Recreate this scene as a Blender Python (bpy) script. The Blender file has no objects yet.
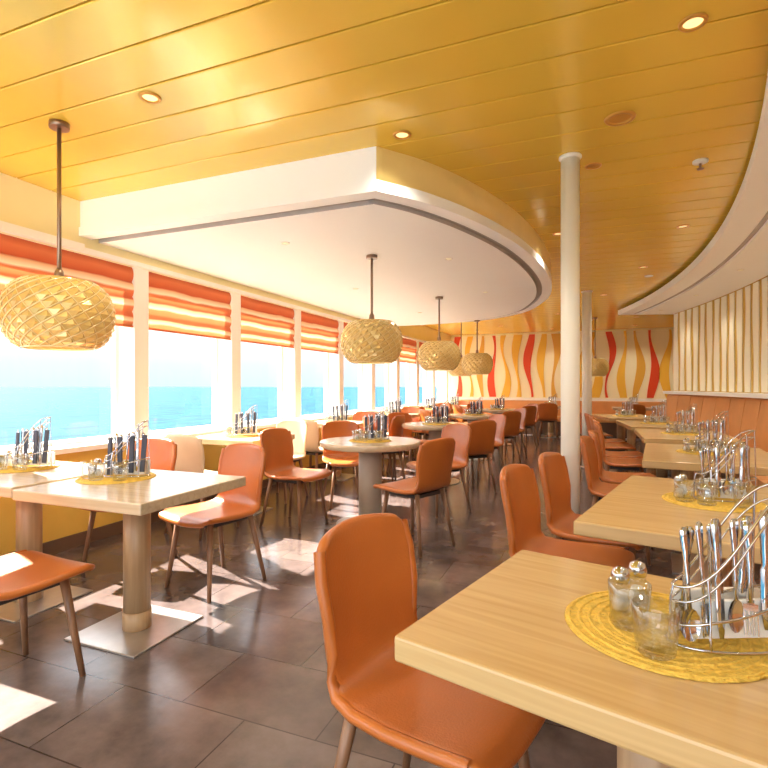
import bpy, bmesh, math, random
from mathutils import Vector, Matrix
random.seed(3)
S=bpy.context.scene
try:
    S.view_settings.view_transform='Standard'
except Exception: pass
COL=S.collection

# ---------------------------------------------------------------- materials
def lin(c):
    r=[]
    for v in c:
        v=v/255.0
        r.append(v/12.92 if v<=0.04045 else ((v+0.055)/1.055)**2.4)
    return (r[0],r[1],r[2],1.0)
def base(name):
    m=bpy.data.materials.new(name); m.use_nodes=True
    nt=m.node_tree; b=nt.nodes['Principled BSDF']
    return m,nt,b
def M(name,rgb,rough=0.5,metal=0.0,var=0.0,vscale=6.0,bump=0.0,bscale=60.0,emis=0.0,spec=0.5,coat=0.0,ecol=None,stretch=None):
    m,nt,b=base(name)
    c=lin(rgb)
    b.inputs['Base Color'].default_value=c
    b.inputs['Roughness'].default_value=rough
    b.inputs['Metallic'].default_value=metal
    b.inputs['Specular IOR Level'].default_value=spec
    if coat: b.inputs['Coat Weight'].default_value=coat; b.inputs['Coat Roughness'].default_value=0.15
    tc=nt.nodes.new('ShaderNodeTexCoord')
    mp=nt.nodes.new('ShaderNodeMapping'); nt.links.new(tc.outputs['Object'],mp.inputs['Vector'])
    if stretch: mp.inputs['Scale'].default_value=stretch
    if var>0:
        n=nt.nodes.new('ShaderNodeTexNoise'); n.inputs['Scale'].default_value=vscale; n.inputs['Detail'].default_value=4
        nt.links.new(mp.outputs['Vector'],n.inputs['Vector'])
        r=nt.nodes.new('ShaderNodeValToRGB')
        r.color_ramp.elements[0].position=0.3; r.color_ramp.elements[1].position=0.7
        r.color_ramp.elements[0].color=(c[0]*(1-var),c[1]*(1-var),c[2]*(1-var),1)
        r.color_ramp.elements[1].color=(min(1,c[0]*(1+var)),min(1,c[1]*(1+var)),min(1,c[2]*(1+var)),1)
        nt.links.new(n.outputs['Fac'],r.inputs['Fac']); nt.links.new(r.outputs['Color'],b.inputs['Base Color'])
    if bump>0:
        n2=nt.nodes.new('ShaderNodeTexNoise'); n2.inputs['Scale'].default_value=bscale
        nt.links.new(mp.outputs['Vector'],n2.inputs['Vector'])
        bp=nt.nodes.new('ShaderNodeBump'); bp.inputs['Strength'].default_value=bump; bp.inputs['Distance'].default_value=0.01
        nt.links.new(n2.outputs['Fac'],bp.inputs['Height']); nt.links.new(bp.outputs['Normal'],b.inputs['Normal'])
    if emis>0:
        b.inputs['Emission Color'].default_value=lin(ecol) if ecol else c
        b.inputs['Emission Strength'].default_value=emis
    return m

def wood(name,c1,c2,rough=0.35,sc=(1.5,28,28)):
    m,nt,b=base(name)
    tc=nt.nodes.new('ShaderNodeTexCoord'); mp=nt.nodes.new('ShaderNodeMapping'); mp.inputs['Scale'].default_value=sc
    n=nt.nodes.new('ShaderNodeTexNoise'); n.inputs['Scale'].default_value=1.6; n.inputs['Detail'].default_value=6; n.inputs['Distortion'].default_value=0.6
    r=nt.nodes.new('ShaderNodeValToRGB'); r.color_ramp.elements[0].position=0.32; r.color_ramp.elements[1].position=0.68
    r.color_ramp.elements[0].color=lin(c1); r.color_ramp.elements[1].color=lin(c2)
    nt.links.new(tc.outputs['Object'],mp.inputs['Vector']); nt.links.new(mp.outputs['Vector'],n.inputs['Vector'])
    nt.links.new(n.outputs['Fac'],r.inputs['Fac']); nt.links.new(r.outputs['Color'],b.inputs['Base Color'])
    b.inputs['Roughness'].default_value=rough
    return m

m_ceil=M('gold_ceiling_paint',(240,202,76),0.26,0.2,var=0.05,vscale=1.2,coat=0.4)
m_groove=M('ceiling_groove',(140,98,25),0.6)
m_white=M('soffit_white',(255,254,250),0.55,var=0.01,vscale=2)
m_gold=M('soffit_gold_band',(238,208,128),0.35,0.1,var=0.03,coat=0.3)
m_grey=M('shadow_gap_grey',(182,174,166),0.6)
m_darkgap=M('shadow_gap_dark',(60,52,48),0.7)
m_wall=M('cream_wall',(250,236,180),0.6,var=0.02,vscale=3)
m_wally=M('yellow_wall',(232,192,90),0.6,var=0.03)
m_frame=M('window_frame_white',(250,246,236),0.4)
m_olive=M('olive_gold_wall',(214,172,60),0.5,var=0.04)
m_cream=M('cream_slat',(255,248,222),0.45)
m_red=M('wall_red',(230,76,32),0.5); m_yel=M('wall_yellow',(248,194,66),0.5); m_gold2=M('wall_gold',(230,174,66),0.5); m_cr2=M('wall_mural_cream',(255,242,200),0.5)
m_lea=M('orange_leather',(184,102,42),0.33,var=0.08,vscale=5,bump=0.12,bscale=160,coat=0.15)
m_lea_sunlit=M('sunlit_leather',(232,212,180),0.38,var=0.04,vscale=5,bump=0.1,bscale=160,coat=0.1)  # chair leather paled, window sunlight put into the colour
m_leab=M('bench_leather',(220,154,92),0.42,var=0.05,bump=0.1,bscale=120)
m_leg=wood('chair_leg_wood',(112,76,50),(152,110,78),0.4,(20,20,2))
m_top=wood('table_top_ash',(198,162,108),(212,178,124),0.22,(1.5,26,26))
m_top_lit=wood('table_top_ash_lit',(190,166,134),(206,184,152),0.2,(1.5,26,26))  # ash top made lighter and greyer, daylight put into the colour
m_col=wood('pedestal_wood',(168,132,94),(190,156,116),0.4,(22,22,1.5))
m_colg=M('pedestal_taupe',(176,158,140),0.45,var=0.05)
m_steel=M('brushed_steel',(205,202,198),0.28,0.9,var=0.05,vscale=20)
m_chrome=M('chrome',(205,205,210),0.08,1.0)
m_slate=M('slate_napkin',(72,76,92),0.7)
m_brass=M('lamp_rod_bronze',(150,125,105),0.3,0.8)
m_pole=M('pole_white',(252,248,236),0.35)
m_mat=M('placemat_straw',(230,190,80),0.7,var=0.14,vscale=70,bump=0.9,bscale=90)
m_nap=M('paper_napkin',(245,243,238),0.8)
m_disc=M('downlight_lens',(255,220,150),0.4,emis=1.2,ecol=(255,224,160))
m_trim=M('downlight_trim',(214,160,70),0.35,0.4)
m_base=M('skirting_dark',(110,84,66),0.5)

# thin clear glass
def thin(name,f,edge):
    m=bpy.data.materials.new(name); m.use_nodes=True; nt=m.node_tree; nt.nodes.clear()
    o=nt.nodes.new('ShaderNodeOutputMaterial'); mx=nt.nodes.new('ShaderNodeMixShader'); tr=nt.nodes.new('ShaderNodeBsdfTransparent'); gl=nt.nodes.new('ShaderNodeBsdfGlossy')
    gl.inputs['Roughness'].default_value=0.03; mx.inputs[0].default_value=f
    if edge:
        tr.inputs['Color'].default_value=(0.96,0.97,0.97,1)
        lw=nt.nodes.new('ShaderNodeLayerWeight'); lw.inputs['Blend'].default_value=0.3
        mr=nt.nodes.new('ShaderNodeMapRange'); mr.inputs['To Min'].default_value=0.05; mr.inputs['To Max'].default_value=0.8
        nt.links.new(lw.outputs['Facing'],mr.inputs['Value']); nt.links.new(mr.outputs[0],mx.inputs[0])
    nt.links.new(tr.outputs[0],mx.inputs[1]); nt.links.new(gl.outputs[0],mx.inputs[2]); nt.links.new(mx.outputs[0],o.inputs[0])
    return m
m_glass=thin('clear_glass',0.1,True)
m_pane=thin('window_glass',0.04,False)
# lampshade : pearly translucent
m_shade,nt,b=base('pearl_lampshade')
b.inputs['Base Color'].default_value=lin((222,192,116)); b.inputs['Roughness'].default_value=0.2; b.inputs['Metallic'].default_value=0.3
b.inputs['Coat Weight'].default_value=0.7; b.inputs['Coat Roughness'].default_value=0.08
trn=nt.nodes.new('ShaderNodeBsdfTranslucent'); trn.inputs['Color'].default_value=lin((255,224,156))
mx=nt.nodes.new('ShaderNodeMixShader'); mx.inputs[0].default_value=0.15
nt.links.new(b.outputs[0],mx.inputs[1]); nt.links.new(trn.outputs[0],mx.inputs[2]); nt.links.new(mx.outputs[0],nt.nodes['Material Output'].inputs[0])
m_rib=M('lampshade_rib',(240,218,158),0.2,0.15,coat=0.6)
# blinds
m_blind=bpy.data.materials.new('striped_blind_fabric'); m_blind.use_nodes=True; nt=m_blind.node_tree; b=nt.nodes['Principled BSDF']
b.inputs['Roughness'].default_value=0.8
tc=nt.nodes.new('ShaderNodeTexCoord'); sp=nt.nodes.new('ShaderNodeSeparateXYZ'); nt.links.new(tc.outputs['Object'],sp.inputs[0])
nz=nt.nodes.new('ShaderNodeTexNoise'); nz.inputs['Scale'].default_value=2.2; nt.links.new(tc.outputs['Object'],nz.inputs['Vector'])
ma=nt.nodes.new('ShaderNodeMath'); ma.operation='MULTIPLY_ADD'; ma.inputs[1].default_value=0.05; nt.links.new(nz.outputs['Fac'],ma.inputs[0]); nt.links.new(sp.outputs['Z'],ma.inputs[2])
mr=nt.nodes.new('ShaderNodeMapRange'); mr.inputs['From Min'].default_value=1.78; mr.inputs['From Max'].default_value=2.33; nt.links.new(ma.outputs[0],mr.inputs['Value'])
cr=nt.nodes.new('ShaderNodeValToRGB'); cr.color_ramp.interpolation='LINEAR'
cols=[(0,(212,116,66)),(0.10,(222,134,84)),(0.13,(244,212,172)),(0.17,(242,194,148)),(0.20,(206,98,56)),(0.35,(222,130,80)),(0.38,(248,220,182)),(0.45,(242,190,140)),(0.48,(202,96,54)),(0.61,(222,124,74)),(0.64,(248,224,186)),(0.72,(242,186,134)),(0.75,(200,90,50)),(0.88,(220,120,72)),(1.0,(198,90,52))]
cr.color_ramp.elements[0].color=lin(cols[0][1]); cr.color_ramp.elements[0].position=0
cr.color_ramp.elements[1].position=1; cr.color_ramp.elements[1].color=lin(cols[-1][1])
for p,c in cols[1:-1]:
    e=cr.color_ramp.elements.new(p); e.color=lin(c)
nt.links.new(mr.outputs[0],cr.inputs[0]); nt.links.new(cr.outputs[0],b.inputs['Base Color'])
trn=nt.nodes.new('ShaderNodeBsdfTranslucent'); nt.links.new(cr.outputs[0],trn.inputs['Color'])
mx=nt.nodes.new('ShaderNodeMixShader'); mx.inputs[0].default_value=0.16
nt.links.new(b.outputs[0],mx.inputs[1]); nt.links.new(trn.outputs[0],mx.inputs[2]); nt.links.new(mx.outputs[0],nt.nodes['Material Output'].inputs[0])
# floor tiles
m_floor,nt,b=base('stone_tile_floor')
tc=nt.nodes.new('ShaderNodeTexCoord'); bk=nt.nodes.new('ShaderNodeTexBrick'); nt.links.new(tc.outputs['Object'],bk.inputs['Vector'])
bk.inputs['Scale'].default_value=1.0; bk.inputs['Brick Width'].default_value=0.6; bk.inputs['Row Height'].default_value=0.4; bk.inputs['Mortar Size'].default_value=0.003
bk.inputs['Color1'].default_value=lin((108,95,90)); bk.inputs['Color2'].default_value=lin((90,78,75)); bk.inputs['Mortar'].default_value=lin((60,50,46)); bk.offset=0.5
nz=nt.nodes.new('ShaderNodeTexNoise'); nz.inputs['Scale'].default_value=4; nz.inputs['Detail'].default_value=9; nz.inputs['Roughness'].default_value=0.65; nt.links.new(tc.outputs['Object'],nz.inputs['Vector'])
r=nt.nodes.new('ShaderNodeValToRGB'); r.color_ramp.elements[0].position=0.3; r.color_ramp.elements[1].position=0.72; r.color_ramp.elements[0].color=(0.55,0.53,0.53,1); r.color_ramp.elements[1].color=(1.35,1.3,1.28,1)
nt.links.new(nz.outputs['Fac'],r.inputs[0])
mm=nt.nodes.new('ShaderNodeMix'); mm.data_type='RGBA'; mm.blend_type='MULTIPLY'; mm.inputs[0].default_value=1
nt.links.new(bk.outputs['Color'],mm.inputs[6]); nt.links.new(r.outputs[0],mm.inputs[7]); nt.links.new(mm.outputs[2],b.inputs['Base Color'])
b.inputs['Roughness'].default_value=0.18
bp=nt.nodes.new('ShaderNodeBump'); bp.inputs['Strength'].default_value=0.2; nt.links.new(nz.outputs['Fac'],bp.inputs['Height']); bp.inputs['Distance'].default_value=0.01; nt.links.new(bp.outputs[0],b.inputs['Normal'])
# sea
m_sea,nt,b=base('sea_water')
tc=nt.nodes.new('ShaderNodeTexCoord'); mp=nt.nodes.new('ShaderNodeMapping'); mp.inputs['Scale'].default_value=(0.12,0.04,1); nt.links.new(tc.outputs['Object'],mp.inputs['Vector'])
nz=nt.nodes.new('ShaderNodeTexNoise'); nz.inputs['Scale'].default_value=1.0; nz.inputs['Detail'].default_value=10; nz.inputs['Roughness'].default_value=0.7; nt.links.new(mp.outputs[0],nz.inputs['Vector'])
r=nt.nodes.new('ShaderNodeValToRGB'); r.color_ramp.elements[0].position=0.38; r.color_ramp.elements[1].position=0.66
r.color_ramp.elements[0].color=lin((6,50,70)); r.color_ramp.elements[1].color=lin((30,80,96))
nt.links.new(nz.outputs['Fac'],r.inputs[0]); nt.links.new(r.outputs[0],b.inputs['Base Color']); b.inputs['Roughness'].default_value=0.9; b.inputs['Specular IOR Level'].default_value=0.05

# ---------------------------------------------------------------- mesh builder
class B:
    def __init__(s): s.bm=bmesh.new(); s.mats=[]
    def mi(s,m):
        if m not in s.mats: s.mats.append(m)
        return s.mats.index(m)
    def face(s,vs,m,sm=False):
        try:
            f=s.bm.faces.new(vs)
        except ValueError: return None
        f.material_index=s.mi(m); f.smooth=sm; return f
    def grid(s,rows,m,sm=True,closed=False):
        V=[[s.bm.verts.new(p) for p in r] for r in rows]
        for i in range(len(V)-1):
            n=len(V[i])
            for j in range(n if closed else n-1):
                s.face([V[i][j],V[i][(j+1)%n],V[i+1][(j+1)%n],V[i+1][j]],m,sm)
        return V
    def box(s,lo,hi,m,bev=0.0,M4=None):
        x0,y0,z0=lo;x1,y1,z1=hi
        P=[(x0,y0,z0),(x1,y0,z0),(x1,y1,z0),(x0,y1,z0),(x0,y0,z1),(x1,y0,z1),(x1,y1,z1),(x0,y1,z1)]
        vs=[s.bm.verts.new(M4@Vector(p) if M4 else p) for p in P]
        fs=[s.face([vs[k] for k in q],m) for q in [(0,3,2,1),(4,5,6,7),(0,1,5,4),(1,2,6,5),(2,3,7,6),(3,0,4,7)]]
        if bev>0:
            es=list({e for f in fs for e in f.edges})
            r=bmesh.ops.bevel(s.bm,geom=es,offset=bev,segments=2,affect='EDGES',profile=0.5)
            for f in r['faces']: f.material_index=s.mi(m)
    def cone(s,p0,p1,r0,r1,m,n=12,caps=True,sm=True):
        p0=Vector(p0);p1=Vector(p1);d=(p1-p0).normalized()
        a=Vector((0,0,1)) if abs(d.z)<0.9 else Vector((1,0,0))
        u=d.cross(a).normalized();v=d.cross(u)
        R=[]
        for p,r in((p0,r0),(p1,r1)):
            R.append([p+u*(r*math.cos(2*math.pi*k/n))+v*(r*math.sin(2*math.pi*k/n)) for k in range(n)])
        V=s.grid(R,m,sm,True)
        if caps:
            s.face(V[0],m); s.face(V[1],m)
    def lathe(s,prof,m,n=24,c=(0,0,0),sm=True,capb=True,capt=True):
        R=[[(c[0]+r*math.cos(2*math.pi*k/n),c[1]+r*math.sin(2*math.pi*k/n),c[2]+z) for k in range(n)] for r,z in prof]
        V=s.grid(R,m,sm,True)
        if capb: s.face(V[0],m)
        if capt: s.face(V[-1],m)
    def tube(s,pts,r,m,n=6,closed=False):
        pts=[Vector(p) for p in pts]; N=len(pts); R=[]
        for i,p in enumerate(pts):
            a=pts[(i-1)%N] if (closed or i>0) else p
            c=pts[(i+1)%N] if (closed or i<N-1) else p
            d=(c-a).normalized()
            up=Vector((0,0,1)) if abs(d.z)<0.95 else Vector((0,1,0))
            u=d.cross(up).normalized(); v=d.cross(u)
            R.append([p+u*(r*math.cos(2*math.pi*k/n))+v*(r*math.sin(2*math.pi*k/n)) for k in range(n)])
        if closed: R.append(R[0])
        s.grid(R,m,True,True)
    def mesh(s,name,weld=False):
        bmesh.ops.remove_doubles(s.bm,verts=s.bm.verts,dist=0.00005) if weld else None
        bmesh.ops.recalc_face_normals(s.bm,faces=s.bm.faces)
        me=bpy.data.meshes.new(name); s.bm.to_mesh(me); s.bm.free()
        for m in s.mats: me.materials.append(m)
        return me
    def obj(s,name,loc=(0,0,0),rot=0,weld=False):
        return place(s.mesh(name,weld),name,loc,rot)
def place(me,name,loc=(0,0,0),rot=0,parent=None):
    o=bpy.data.objects.new(name,me); o.location=loc; o.rotation_euler=(0,0,rot); COL.objects.link(o)
    if parent: o.parent=parent
    return o

# ---------------------------------------------------------------- geometry constants
ZC=2.70; XW=-3.72; YF=14.5; Y0=-1.6
CX,CY=-15.15,6.14
def pol(R,th,z=0): return (CX+R*math.cos(th),CY+R*math.sin(th),z)
def arc(b,R0,R1,z0,z1,t0,t1,m,n=60):
    rows=[]
    for i in range(n+1):
        t=t0+(t1-t0)*i/n
        rows.append([pol(R0,t,z0),pol(R1,t,z0),pol(R1,t,z1),pol(R0,t,z1)])
    V=b.grid(rows,m,False,True); b.face(V[0],m); b.face(V[-1],m)

# floor
b=B(); b.box((XW-0.3,Y0,-0.1),(3.6,YF+0.2,0),m_floor); b.obj('floor')
# ceiling planks : profile extruded along x
b=B(); y=Y0; PW=0.25
b.box((XW-0.3,Y0,ZC+0.012),(3.6,YF+0.2,ZC+0.1),m_groove)
while y<YF+0.2:
    y1=min(y+PW-0.008,YF+0.2)
    b.grid([[(XW-0.3,y,ZC+0.012),(XW-0.3,y,ZC+0.003),(XW-0.3,y+0.005,ZC),(XW-0.3,y1-0.005,ZC),(XW-0.3,y1,ZC+0.003),(XW-0.3,y1,ZC+0.012)],
            [(3.6,y,ZC+0.012),(3.6,y,ZC+0.003),(3.6,y+0.005,ZC),(3.6,y1-0.005,ZC),(3.6,y1,ZC+0.003),(3.6,y1,ZC+0.012)]],m_ceil,False)
    y+=PW
b.obj('ceiling')

# left wall with window openings
ZS,ZH=0.78,2.30; PH=1.33; pil=[3.48+PH*k for k in range(-3,9)]
b=B()
b.box((XW-0.28,Y0,0),(XW,YF,ZS-0.04),m_wally)
b.box((XW-0.28,Y0,ZH),(XW,YF,ZC+0.05),m_wall)
for p in pil: b.box((XW-0.28,p-0.078,ZS),(XW,p+0.078,ZH),m_frame)
b.box((XW-0.28,Y0,ZS-0.04),(XW+0.05,YF,ZS),m_frame,)
b.obj('wall_left')
b=B(); b.box((XW,Y0,0),(XW+0.015,YF,0.1),m_base); b.obj('baseboard_left')
b=B(); b.box((XW,Y0,2.30),(XW+0.05,2.88,2.36),m_frame); b.box((XW,2.885,2.30),(XW+0.05,YF-0.01,2.335),m_frame); b.obj('trim_1')
wins=[(pil[i]+0.078,pil[i+1]-0.078) for i in range(len(pil)-1)]
for i,(a,c) in enumerate(wins):
    b=B(); x0,x1=XW-0.24,XW-0.19; f=0.035
    b.box((x0,a,ZS),(x1,a+f,ZH),m_frame); b.box((x0,c-f,ZS),(x1,c,ZH),m_frame)
    b.box((x0,a+f,ZS),(x1,c-f,ZS+f),m_frame); b.box((x0,a+f,ZH-f),(x1,c-f,ZH),m_frame)
    xm=(x0+x1)/2
    v=[b.bm.verts.new(q) for q in [(xm,a+f,ZS+f),(xm,c-f,ZS+f),(xm,c-f,ZH-f),(xm,a+f,ZH-f)]]; b.face(v,m_pane)
    b.obj('window_%d'%(i+1))
    # roman blind
    b=B(); rows=[]
    for j in range(41):
        z=1.775+(2.296-1.775)*j/40
        ph=(j%10)/10.0
        x=XW-0.02+0.022*(math.sin(math.pi*ph)**0.8) - 0.01
        rows.append([(x+0.004*math.sin(k*1.3+j*0.2),a-0.0+ (c-a)*k/8,z) for k in range(9)])
    b.grid(rows,m_blind,True)
    b.box((XW-0.035,a,1.765),(XW-0.015,c,1.782),m_blind)
    b.obj('roman_blind')

# far wall with flame pattern
b=B(); b.box((XW-0.28,YF,0),(3.6,YF+0.15,ZC+0.05),m_wall)
b.obj('wall_back')
b=B(); k=0; x=-3.5
b.box((XW+0.02,YF-0.012,0.93),(3.3,YF-0.001,2.66),m_cr2)
while x<3.2:
    mt=[m_red,m_yel,m_gold2,m_red,m_yel,m_yel][k%6]
    A=random.uniform(0.05,0.09); ph=random.uniform(0,6.28); w0=random.uniform(0.08,0.125)
    rows=[]
    for j in range(25):
        z=0.95+1.7*j/24
        cx=x+A*math.sin(z*3.4+ph); w=w0*(0.62+0.38*math.sin(z*2.9+ph*1.7))
        rows.append([(cx-w,YF-0.012,z),(cx-w,YF-0.03,z),(cx+w,YF-0.03,z),(cx+w,YF-0.012,z)])
    V=b.grid(rows,mt,False,True); b.face(V[0],mt); b.face(V[-1],mt)
    x+=0.33; k+=1
b.box((XW+0.02,YF-0.04,0.86),(3.2,YF-0.001,0.93),m_frame)
b.obj('wave_pattern_panel')
# right end walls
b=B(); b.box((3.4,10.6,0),(3.6,YF,ZC+0.05),m_wally); b.obj('wall_right')

# curved wall & slats
T0,T1=-0.40,0.262
b=B(); arc(b,17.15,17.4,0,ZC+0.01,T0,T1,m_olive,80)
b.box((1.5,10.5,0),(3.5,10.62,ZC),m_wall)
b.obj('wall_curved')
b=B(); t=T0+0.004; k=0
while t<T1-0.004:
    rows=[]
    for j in range(17):
        z=1.17+(2.54-1.17)*j/16
        w=(0.082+0.014*math.sin(z*4.2+k*3.1))/17.1; c=t+0.007/17.1*math.sin(z*4.2+k*2.9)
        rows.append([pol(17.149,c-w,z),pol(17.138,c-w,z),pol(17.138,c+w,z),pol(17.149,c+w,z)])
    V=b.grid(rows,m_cream,False,True); b.face(V[0],m_cream); b.face(V[-1],m_cream)
    t+=0.0152; k+=1
b.obj('wavy_slat_cladding')
b=B(); arc(b,16.95,17.15,1.11,1.16,T0,T1,m_white,60); b.obj('trim_2')
# bench
b=B()
arc(b,16.56,17.1,0.0,0.34,T0,T1,m_base,60)
n=46
for i in range(n):
    t0=T0+(T1-T0)*i/n+0.0004; t1=T0+(T1-T0)*(i+1)/n-0.0004
    if i%2==0:
        tb=min(T1,t0+2*(T1-T0)/n-0.0008)
        arc(b,16.5,17.02,0.34,0.46,t0,tb,m_leab,6)
        rows=[]
        for q in range(7):
            tt=t0+(tb-t0)*q/6
            rows.append([pol(17.14,tt,0.46),pol(16.93,tt,0.46),pol(16.95,tt,0.6),pol(17.0,tt,0.95),pol(17.02,tt,1.08),pol(17.06,tt,1.11),pol(17.14,tt,1.11)])
        V=b.grid(rows,m_leab,False,True); b.face(V[0],m_leab); b.face(V[-1],m_leab)
b.obj('banquette_bench')

# right soffit
b=B()
arc(b,16.34,17.3,2.655,ZC-0.001,T0,T1+0.01,m_darkgap,90)
arc(b,16.24,17.3,2.57,2.655,T0,T1+0.012,m_white,90)
arc(b,16.46,16.50,2.566,2.572,T0,T1,m_grey,90)
arc(b,16.5,17.12,2.545,2.57,T0,T1,m_white,90)
b.obj('ceiling_soffit_curved')

# left D soffit
ctrl=[(-1.2,2.88),(-0.97,3.22),(-0.745,3.75),(-0.55,4.49),(-0.44,5.4),(-0.43,6.4),(-0.58,7.4),(-1.0,8.5),(-1.75,9.2),(-2.7,9.45),(-3.72,9.5)]
def cat(P,n=8):
    out=[]; Q=[(2*P[0][0]-P[1][0],2*P[0][1]-P[1][1])]+P+[(2*P[-1][0]-P[-2][0],2*P[-1][1]-P[-2][1])]
    for i in range(1,len(Q)-2):
        for k in range(n):
            t=k/n; r=[]
            for a in (0,1):
                p0,p1,p2,p3=Q[i-1][a],Q[i][a],Q[i+1][a],Q[i+2][a]
                r.append(0.5*((2*p1)+(-p0+p2)*t+(2*p0-5*p1+4*p2-p3)*t*t+(-p0+3*p1-3*p2+p3)*t**3))
            out.append(tuple(r))
    out.append(P[-1]); return out
curve=cat(ctrl)
P=[(-3.72,2.88)]+curve
def offs(P,d):
    out=[]; N=len(P)
    for i,p in enumerate(P):
        if i==0: out.append((p[0],p[1]+d)); continue
        if i==N-1: out.append((p[0],p[1]-d)); continue
        a=Vector((P[i][0]-P[i-1][0],P[i][1]-P[i-1][1])).normalized(); c=Vector((P[i+1][0]-P[i][0],P[i+1][1]-P[i][1])).normalized()
        na=Vector((-a.y,a.x)); nc=Vector((-c.y,c.x)); nn=(na+nc); k=d*2/max(0.3,nn.length_squared)
        out.append((p[0]+nn.x*k,p[1]+nn.y*k))
    return out
def slab(b,P,z0,z1,mside,mbot,mfirst=None):
    lo=[b.bm.verts.new((x,y,z0)) for x,y in P]; hi=[b.bm.verts.new((x,y,z1)) for x,y in P]
    for i in range(len(P)-1):
        b.face([lo[i],lo[i+1],hi[i+1],hi[i]],(mfirst if (i==0 and mfirst) else mside),i>0)
    b.face(lo,mbot)
def ring(b,P,Q,z,m):
    b.grid([[(x,y,z) for x,y in P],[(x,y,z) for x,y in Q]],m,False)
b=B()
slab(b,P,2.49,ZC,m_gold,m_white,m_white)
P2=offs(P,0.10); P3=offs(P,0.165)
P0=offs(P,-0.012)
ring(b,P0,P,2.495,m_white)
b.grid([[(x,y,2.495) for x,y in P0],[(x,y,2.425) for x,y in P0]],m_white,False)
ring(b,P0,P2,2.425,m_white)
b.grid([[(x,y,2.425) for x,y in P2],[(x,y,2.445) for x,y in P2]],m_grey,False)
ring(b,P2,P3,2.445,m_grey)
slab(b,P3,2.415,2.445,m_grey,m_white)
b.obj('ceiling_soffit')

# poles
def pole(x,y,r=0.062):
    b=B(); b.lathe([(r,0),(r,ZC)],m_pole,28,(0,0,0)); b.lathe([(r+0.03,0),(r+0.03,0.02),(r,0.03)],m_steel,28); b.lathe([(r+0.002,ZC-0.02),(r+0.012,ZC-0.010),(r+0.012,ZC)],m_pole,28)
    b.obj('support_column',(x,y,0))
pole(-0.116,3.47,0.057); pole(-0.045,8.5,0.07); pole(-0.03,12.2,0.07)

# ---------------------------------------------------------------- chair
def chair_mesh(lea):
    prof=[(0.262,0.425),(0.252,0.447),(0.21,0.457),(0.10,0.452),(0.0,0.446),(-0.10,0.446),(-0.165,0.456),(-0.205,0.492),(-0.225,0.56),(-0.243,0.65),(-0.262,0.745),(-0.278,0.82),(-0.285,0.866)]
    hw=  [0.208,0.222,0.232,0.238,0.236,0.228,0.212,0.198,0.195,0.205,0.211,0.200,0.160]
    bm=bmesh.new(); rows=[]; us=[-1,-0.85,-0.5,0,0.5,0.85,1]
    for i,((f,z),w) in enumerate(zip(prof,hw)):
        row=[]
        bk=max(0,min(1,(i-6)/3.0)); st=1-bk
        for u in us:
            ff=f+0.045*bk*u*u; zz=z+0.012*st*(u*u) 
            if i==0: ff-=0.03*u**4
            if i==12: zz-=0.018*u*u
            row.append(bm.verts.new((ff,w*u,zz)))
        rows.append(row)
    for i in range(len(rows)-1):
        for j in range(6):
            bm.faces.new([rows[i][j],rows[i+1][j],rows[i+1][j+1],rows[i][j+1]])
    bmesh.ops.recalc_face_normals(bm,faces=bm.faces)
    me=bpy.data.meshes.new('t'); bm.to_mesh(me); bm.free()
    o=bpy.data.objects.new('t',me); COL.objects.link(o)
    s=o.modifiers.new('s','SOLIDIFY'); s.thickness=0.032; s.offset=0
    q=o.modifiers.new('q','SUBSURF'); q.levels=2; q.render_levels=2
    dg=bpy.context.evaluated_depsgraph_get(); ev=o.evaluated_get(dg); m2=bpy.data.meshes.new_from_object(ev)
    bpy.data.objects.remove(o)
    b=B(); b.mi(lea); b.bm.from_mesh(m2)
    for f in b.bm.faces: f.smooth=True; f.material_index=0
    def sp(i,u):
        f,z=prof[i]; w=hw[i]; bk=max(0,min(1,(i-6)/3.0)); return Vector((f+0.045*bk*u*u,w*u*0.965,z+0.012*(1-bk)*u*u))
    for side in (1,-1):
        b.tube([sp(i,side) for i in range(2,12)],0.0165,lea,8)
    for sx in (1,-1):
        for sy in (1,-1):
            b.cone((0.15*sx-0.0,0.15*sy,0.44),(0.215*sx-0.015,0.205*sy,0.0),0.019,0.012,m_leg,12)
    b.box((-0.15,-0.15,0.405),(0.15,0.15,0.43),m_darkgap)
    me=bpy.data.meshes.new('dining_chair')
    bmesh.ops.recalc_face_normals(b.bm,faces=b.bm.faces)
    b.bm.to_mesh(me); b.bm.free()
    for m in b.mats: me.materials.append(m)
    return me
CH=chair_mesh(m_lea); CH_SUNLIT=chair_mesh(m_lea_sunlit)
def chair(x,y,deg,me=None): place(me or CH,'dining_chair',(x,y,0),math.radians(deg))

# ---------------------------------------------------------------- tables
def table_mesh(L,W,topm,colm,r=0.065):
    b=B()
    b.box((-W/2,-L/2,0.70),(W/2,L/2,0.752),topm,0.006)
    b.box((-0.18,-0.18,0.675),(0.18,0.18,0.70),m_steel)
    ys=[0] if L<0.9 else [-L/2+0.3,L/2-0.3]
    for yy in ys:
        b.lathe([(r,0.10),(r,0.68)],colm,24,(0,yy,0)); b.lathe([(r+0.004,0.008),(r+0.004,0.10)],m_col,24,(0,yy,0))
        b.box((-0.23,yy-0.23,0.0),(0.23,yy+0.23,0.010),m_steel,0.003)
    return b.mesh('dining_table')
TR1=table_mesh(0.68,0.82,m_top,m_col); TR2=table_mesh(1.2,0.82,m_top,m_col); TL=table_mesh(0.72,0.82,m_top_lit,m_col)
def rtable_mesh():
    b=B()
    b.lathe([(0.44,0.70),(0.455,0.708),(0.458,0.745),(0.452,0.752)],m_top_lit,48)
    b.lathe([(0.2,0.675),(0.2,0.70)],m_steel,32)
    b.lathe([(0.105,0.01),(0.105,0.68)],m_colg,32)
    b.lathe([(0.31,0.0),(0.31,0.008),(0.30,0.012)],m_steel,40)
    return b.mesh('round_table')
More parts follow.
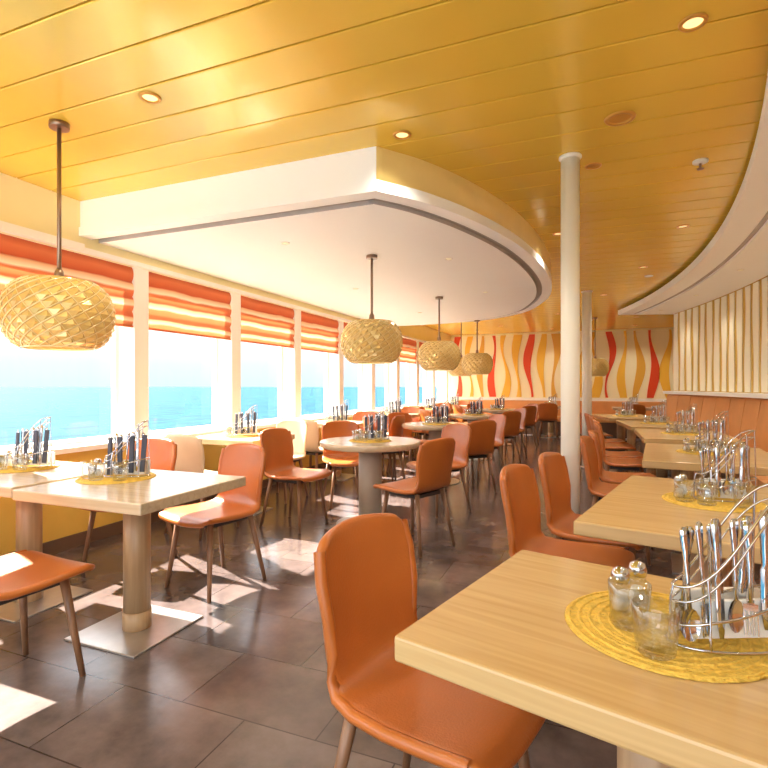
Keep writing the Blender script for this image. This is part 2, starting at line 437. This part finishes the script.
RT=rtable_mesh()

# ---------------------------------------------------------------- tableware
def mat_mesh():
    b=B(); n=72
    b.lathe([(0.19,0.0),(0.195,0.0015),(0.19,0.004)],m_mat,n)
    for r in [0.185,0.165,0.145,0.125,0.105,0.085,0.065,0.045]:
        b.tube([(r*math.cos(2*math.pi*k/48),r*math.sin(2*math.pi*k/48),0.0035+0.0012*(k%2)) for k in range(48)],0.0035,m_mat,5,True)
    return b.mesh('round_placemat')
def glass_mesh():
    b=B()
    b.lathe([(0.0,0.0),(0.030,0.0),(0.034,0.004),(0.038,0.05),(0.041,0.088),(0.0395,0.089),(0.036,0.05),(0.031,0.014),(0.0,0.012)],m_glass,28,capb=False,capt=False)
    return b.mesh('drinking_glass',True)
def shaker_mesh():
    b=B()
    b.lathe([(0.021,0.0),(0.022,0.003),(0.022,0.02),(0.015,0.045),(0.018,0.06)],m_glass,20)
    b.lathe([(0.019,0.061),(0.020,0.075),(0.015,0.088),(0.004,0.093)],m_chrome,20)
    b.lathe([(0.017,0.003),(0.017,0.02),(0.012,0.035)],m_nap,16)
    return b.mesh('salt_shaker')
def knife(b,M4):
    pr=[(0,0.0,0.004,0.0012),(0,0.03,0.010,0.0012),(0,0.11,0.010,0.0015),(0,0.12,0.006,0.003),(0,0.16,0.008,0.004),(0,0.21,0.0105,0.004),(0,0.222,0.006,0.002)]
    rows=[[M4@Vector((w*c,t*s,z)) for c,s in ((-1,-1),(1,-1),(1,1),(-1,1))] for _,z,w,t in pr]
    V=b.grid(rows,m_chrome,True,True); b.face(V[0],m_chrome); b.face(V[-1],m_chrome)
def handle(b,M4):
    pr=[(0.06,0.0035,0.002),(0.10,0.003,0.0018),(0.15,0.005,0.002),(0.19,0.009,0.0022),(0.205,0.009,0.002),(0.212,0.004,0.0015)]
    rows=[[M4@Vector((w*c,t*s,z)) for c,s in ((-1,-1),(1,-1),(1,1),(-1,1))] for z,w,t in pr]
    V=b.grid(rows,m_chrome,True,True); b.face(V[0],m_chrome); b.face(V[-1],m_chrome)
def spoon(b,M4):
    handle(b,M4); n=14; rows=[]
    for ring_ in range(6):
        f=ring_/5
        rows.append([M4@Vector((0.021*f*math.cos(2*math.pi*k/n),0.008*(1-f*f),0.031+0.031*f*math.sin(2*math.pi*k/n))) for k in range(n)])
    b.grid(rows,m_chrome,True,True)
def fork(b,M4):
    handle(b,M4)
    def bx(lo,hi): b.box(lo,hi,m_chrome,0,M4)
    bx((-0.012,-0.001,0.045),(0.012,0.001,0.058)); bx((-0.006,-0.001,0.056),(0.006,0.001,0.066))
    for i in range(4): bx((-0.0118+i*0.0070,-0.001,0.0),(-0.0118+i*0.0070+0.0028,0.001,0.046))
def caddy_mesh(slate=False):
    b=B(); N=40
    for z,a,c in ((0.004,0.12,0.055),(0.07,0.118,0.05)):
        b.tube([(a*math.cos(2*math.pi*k/N),c*math.sin(2*math.pi*k/N),z+(0.03*math.cos(2*math.pi*k/N) if z>0.05 else 0)) for k in range(N)],0.0028,m_chrome,6,True)
    pts=[]
    for k in range(N):
        a=2*math.pi*k/N; x=0.112*math.cos(a)
        pts.append((x,0.036*math.sin(a),0.205+0.095*math.sin((x/0.112)*math.pi/2)))
    b.tube(pts,0.0028,m_chrome,6,True)
    b.tube([(p[0],p[1],p[2]-0.028) for p in pts],0.0022,m_chrome,6,True)
    for a in (0.0,0.9,2.2,math.pi,4.1,5.4):
        x=0.112*math.cos(a); top=0.205+0.095*math.sin((x/0.112)*math.pi/2)
        b.tube([(0.12*math.cos(a),0.055*math.sin(a),0.004),(0.117*math.cos(a),0.048*math.sin(a),0.09),(x,0.036*math.sin(a),top)],0.0025,m_chrome,6)
    for i in range(7):
        x=-0.088+i*0.029
        s=(x/0.112); lift=0.008+0.018*(s+1)/2+0.008*(i%2)
        for row in (-1,1):
            if row==1 and i%2: continue
            M4=Matrix.Translation((x,row*0.019,lift))@Matrix.Rotation(0.08*row,4,'X')@Matrix.Rotation(0.5*random.uniform(-1,1),4,'Z')@Matrix.Rotation(0.05*random.uniform(-1,1),4,'Y')
            if slate and row==-1 and i%2==0:
                b.box((-0.013,-0.006,0.0),(0.013,0.006,0.20),m_slate,0.004,M4); continue
            (spoon,fork,knife)[(i+ (row>0))%3](b,M4)
    b.box((-0.085,-0.006,0.008),(0.095,0.006,0.08),m_nap,0.002)
    b.box((-0.08,0.050,0.004),(0.10,0.064,0.08),m_nap,0.003)
    return b.mesh('cutlery_caddy')
MT,GM,SM,CM=mat_mesh(),glass_mesh(),shaker_mesh(),caddy_mesh(); CMS=caddy_mesh(True)
ZT=0.752
def setting(x,y,deg,full=True,cm=None):
    a=math.radians(deg); c,s=math.cos(a),math.sin(a)
    def L(u,v): return (x+u*c-v*s,y+u*s+v*c)
    place(MT,'round_placemat',(x,y,ZT),a)
    z=ZT+0.0085
    p=L(0.05,0.01); place(cm or CM,'cutlery_caddy',(p[0],p[1],z),a)
    gl=[(-0.06,-0.105),(-0.125,-0.045),(0.07,-0.12)] if full else [(-0.075,-0.115),(-0.12,-0.03)]
    for q in gl: p=L(*q); place(GM,'drinking_glass',(p[0],p[1],z),a)
    for q in ([(-0.12,0.04),(-0.09,0.09)] if full else [(-0.1,0.08)]): p=L(*q); place(SM,'salt_shaker',(p[0],p[1],z),a)

def Rpos(R,th): p=pol(R,th); return p[0],p[1]
# right row
x,y=Rpos(16.05,-0.3135); place(TR1,'dining_table',(x,y,0),-0.3135+0.06)
# near place setting
place(MT,'round_placemat',(0.143,1.195,ZT),0.4)
z=ZT+0.0085
place(CM,'cutlery_caddy',(0.250,1.165,z),math.radians(24))
for gx,gy in ((0.112,1.065),(0.075,1.165)): place(GM,'drinking_glass',(gx,gy,z),0)
for gx,gy in ((0.062,1.245),(0.10,1.30)): place(SM,'salt_shaker',(gx,gy,z),0)
chair(-0.378,1.312,-14)
for k,th in enumerate((-0.2275,-0.108,-0.003,0.095,0.205)):
    x,y=Rpos(16.04,th); place(TR2,'dining_table',(x,y,0),th)
    sx,sy=Rpos(16.04,th+0.004); setting(sx,sy,math.degrees(th)+22,True)
    for dt,jj in (((-0.0085,0),(0.0285,0)) if k==0 else ((-0.014,0),(0.026,0))):
        cx,cy=Rpos(15.48,th+dt); chair(cx,cy,math.degrees(th+dt)+random.uniform(-3,3))

# left near
place(TL,'dining_table',(-2.17,2.0,0)); place(TL,'dining_table',(-3.04,2.03,0))
setting(-2.38,2.06,25,True,CMS); setting(-3.2,2.1,20,True,CMS)
chair(-2.20,2.63,-102); chair(-3.0,2.70,-84); chair(-2.25,1.40,86); chair(-3.12,1.45,92)
# window tables
for yy in (4.25,6.35,8.5,10.7,12.8):
    place(TL,'dining_table',(-3.24,yy,0)); setting(-3.24,yy,25,False,CMS)
    chair(-3.12 if yy<5 else -3.22,yy-0.66,84,CH_SUNLIT if yy<9 else None); chair(-3.2,yy+0.66,-92,CH_SUNLIT if yy<5 else None)
    if 5<yy<9: chair(-2.62,yy+0.18,178)
# round tables
R0=[(-1.86,4.32),(-1.87,6.55),(-1.88,8.9),(-1.85,11.2)]
for i,(rx,ry) in enumerate(R0):
    place(RT,'round_table',(rx,ry,0)); setting(rx,ry,25,True,CMS)
    if i==0:
        chair(-2.46,4.02,-6); chair(-1.28,3.86,158); chair(-1.40,5.0,235); chair(-2.42,4.96,-50)
    else:
        for a in (40,140,225,318):
            q=math.radians(a+random.uniform(-8,8)); chair(rx+0.7*math.cos(q),ry+0.7*math.sin(q),math.degrees(q)+180)
# far table row
for xx in (-0.9,0.9,2.2):
    place(TL,'dining_table',(xx,13.3,0)); setting(xx,13.3,20,False); chair(xx,12.65,90)
b=B(); b.box((-3.4,YF-0.6,0.0),(3.1,YF-0.05,0.34),m_base); b.box((-3.4,YF-0.62,0.34),(3.1,YF-0.05,0.46),m_leab,0.02); b.box((-3.4,YF-0.16,0.46),(3.1,YF-0.045,0.86),m_leab,0.02); b.obj('banquette_bench')

# ---------------------------------------------------------------- pendant lamps
def shade_mesh():
    b=B(); N=20; J=12
    def prof(j,rr=0.0):
        ph=math.radians(-62+124*j/J); r=0.268*(math.cos(ph)**0.55)+rr; z=0.18*math.sin(ph)/math.sin(math.radians(62))
        return r,z
    def P(i,j,rr=0):
        r,z=prof(j,rr); a=2*math.pi*(i)/N+0.05*j
        return Vector((r*math.cos(a),r*math.sin(a),z))
    V={}
    for j in range(J+1):
        for i in range(N): V[(i,j)]=b.bm.verts.new(P(i+0.5*(j%2),j,0.0))
    for j in range(-1,J):
        for i in range(N):
            off=0.5*((j)%2)
            ir=i if j%2==0 else i+1; il=i-1 if j%2==0 else i
            if j==-1:
                a=V[(i%N,0)] ; c=V[((i+1)%N,0)]; t=V[(i%N,1)]
                b.face([a,c,t],m_shade); continue
            if j==J-1:
                a=V[(i,j)]; r=V[(ir%N,j+1)]; l=V[(il%N,j+1)]; b.face([a,r,l],m_shade); continue
            bo=V[(i,j)]; r=V[(ir%N,j+1)]; t=V[(i,j+2)]; l=V[(il%N,j+1)]
            cc=b.bm.verts.new(P(i+off+0.22,j+1.0,0.014))
            for q in ([bo,r,cc],[r,t,cc],[t,l,cc],[l,bo,cc]): b.face(q,m_shade,False)
    # woven lattice ribs following one diagonal, thin counter-diagonal
    for i in range(N):
        for sgn,rad in ((1,0.0042),(-1,0.0026)):
            pts=[P(i+sgn*0.5*q*0.5,q*0.5,0.003) for q in range(0,2*J+1)]
            b.tube(pts,rad,m_rib,5)
    r,z=prof(J); 
    b.lathe([(r+0.004,z-0.006),(r+0.004,z+0.006),(0.02,z+0.006),(0.02,z)],m_shade,44,capb=False,capt=False)
    r,z=prof(0); b.tube([(r*math.cos(2*math.pi*k/40),r*math.sin(2*math.pi*k/40),z) for k in range(40)],0.006,m_rib,6,True)
    return b.mesh('lampshade')
SH=shade_mesh()
def pendant(x,y,ztop,zc=1.64,P=1.2):
    e=bpy.data.objects.new('pendant_lamp',None); e.location=(x,y,zc); COL.objects.link(e)
    place(SH,'lampshade',(0,0,0),random.random()*6,e)
    b=B(); h=ztop-zc
    b.cone((0,0,0.02),(0,0,h),0.011,0.011,m_brass,12)
    b.lathe([(0.05,h-0.03),(0.05,h)],m_brass,20); b.lathe([(0.03,0.17),(0.022,0.24),(0.011,0.26)],m_brass,16)
    place(b.mesh('rod'),'rod',(0,0,0),0,e)
    b=B(); b.lathe([(0.0,-0.05),(0.03,-0.035),(0.04,0),(0.02,0.04),(0.015,0.06)],m_disc,16,capb=False); place(b.mesh('bulb',True),'bulb',(0,0,0),0,e)
    l=bpy.data.lights.new('bulb_light','POINT'); l.energy=P; l.color=(1,0.85,0.6); l.shadow_soft_size=0.06
    lo=bpy.data.objects.new('bulb_light',l); lo.location=(0,0,-0.1); lo.parent=e; COL.objects.link(lo)
pendant(-2.72,1.98,ZC)
pendant(-1.81,4.24,2.415)
pendant(-1.83,6.53,2.415); pendant(-1.86,9.12,2.415); pendant(-2.45,10.4,ZC); pendant(0.1,11.8,ZC)

# ---------------------------------------------------------------- downlights
def downlight(x,y,z=ZC,r=0.05,lit=True,mt=None,E=45):
    e=bpy.data.objects.new('recessed_downlight',None); e.location=(x,y,z); COL.objects.link(e)
    b=B(); t=mt or m_trim
    b.lathe([(r*0.72,-0.001),(r*0.74,-0.008),(r,-0.008),(r*1.06,-0.001)],t,32,capb=False,capt=False)
    b.lathe([(r*0.72,-0.002),(0.001,-0.002)],m_disc if lit else t,32,capb=False,capt=False)
    place(b.mesh('trim_ring'),'trim_ring',(0,0,0),0,e)
    if lit:
        l=bpy.data.lights.new('spot','SPOT'); l.energy=E; l.spot_size=math.radians(130); l.spot_blend=0.9; l.color=(1,0.94,0.83); l.shadow_soft_size=0.06
        lo=bpy.data.objects.new('spot',l); lo.location=(0,0,-0.02); lo.parent=e; COL.objects.link(lo)
for x,y in [(-2.05,1.97),(0.381,2.365),(-1.006,2.80),(-0.28,5.17),(0.783,5.35),(0.6,7.0),(0.2,8.9),(-0.6,10.9),(0.9,12),(-2,12.6),(0.3,0.6),(-1.6,0.3)]:
    downlight(x,y)
for x in (-2.8,-0.9,1.0,2.4): downlight(x,13.7,E=55)  # extra downlights added to brighten the mural end
downlight(0.15,3.065,r=0.075,lit=False); downlight(0.72,7.6,r=0.05,lit=False,mt=m_frame); downlight(0.02,3.66,r=0.05,lit=False)
for x,y in [(-2.3,3.6),(-1.2,4.6),(-2.6,5.6),(-1.2,6.4),(-2.5,7.8)]: downlight(x,y,2.415,0.035,True,m_frame,16)
for th in (-0.26,-0.16,-0.06,0.04,0.14,0.23):  # wall washers added to lift the dark slat wall
    q=pol(16.72,th); downlight(q[0],q[1],2.545,0.035,True,m_frame,24)
b=B(); b.lathe([(0.045,0),(0.045,-0.012),(0.02,-0.02)],m_frame,24); b.lathe([(0.008,-0.02),(0.008,-0.05)],m_brass,12); b.lathe([(0.02,-0.05),(0.02,-0.055)],m_brass,16)
b.obj('fire_sprinkler',(0.66,3.84,ZC))

# ---------------------------------------------------------------- outside
b=B(); v=[b.bm.verts.new(q) for q in [(-6000,-4000,-12),(-5,-4000,-12),(-5,6000,-12),(-6000,6000,-12)]]; b.face(v,m_sea); b.obj('sea')

# world : clear bright sky, hazy blue at the horizon, brightness added below it as fill
w=bpy.data.worlds.new('World'); S.world=w; w.use_nodes=True; nt=w.node_tree; bg=nt.nodes['Background']
tc=nt.nodes.new('ShaderNodeTexCoord'); sp=nt.nodes.new('ShaderNodeSeparateXYZ'); r=nt.nodes.new('ShaderNodeValToRGB')
ma=nt.nodes.new('ShaderNodeMath'); ma.operation='MULTIPLY_ADD'; ma.inputs[1].default_value=0.5; ma.inputs[2].default_value=0.5
nt.links.new(tc.outputs['Generated'],sp.inputs[0]); nt.links.new(sp.outputs['Z'],ma.inputs[0]); nt.links.new(ma.outputs[0],r.inputs[0]); nt.links.new(r.outputs[0],bg.inputs['Color'])
els=[(0.0,(0.95,0.97,1.0)),(0.46,(0.85,0.9,0.95)),(0.495,(0.175,0.22,0.25)),(0.52,(0.205,0.24,0.26)),(0.55,(0.28,0.285,0.29)),(0.61,(0.85,0.92,1.0)),(1.0,(0.9,0.95,1.0))]
r.color_ramp.elements[0].position=0; r.color_ramp.elements[0].color=els[0][1]+(1,)
r.color_ramp.elements[1].position=1; r.color_ramp.elements[1].color=els[-1][1]+(1,)
for p,c in els[1:-1]:
    e=r.color_ramp.elements.new(p); e.color=c+(1,)
bg.inputs['Strength'].default_value=4.7
sun=bpy.data.lights.new('sun','SUN'); sun.energy=42; sun.angle=0.01; sun.color=(1,0.95,0.86)
so=bpy.data.objects.new('sun',sun); so.rotation_euler=Vector((0.80,-0.24,-0.70)).to_track_quat('-Z','Y').to_euler(); so.location=(-8,2,9); COL.objects.link(so)

# ---------------------------------------------------------------- camera
cd=bpy.data.cameras.new('camera'); cd.sensor_width=36; cd.lens=516/768*36; cd.shift_y=0.0026; cd.clip_start=0.03; cd.clip_end=20000
co=bpy.data.objects.new('camera',cd); co.location=(0,0,1.25); co.rotation_euler=(math.radians(90),0,math.radians(21.76)); COL.objects.link(co); S.camera=co
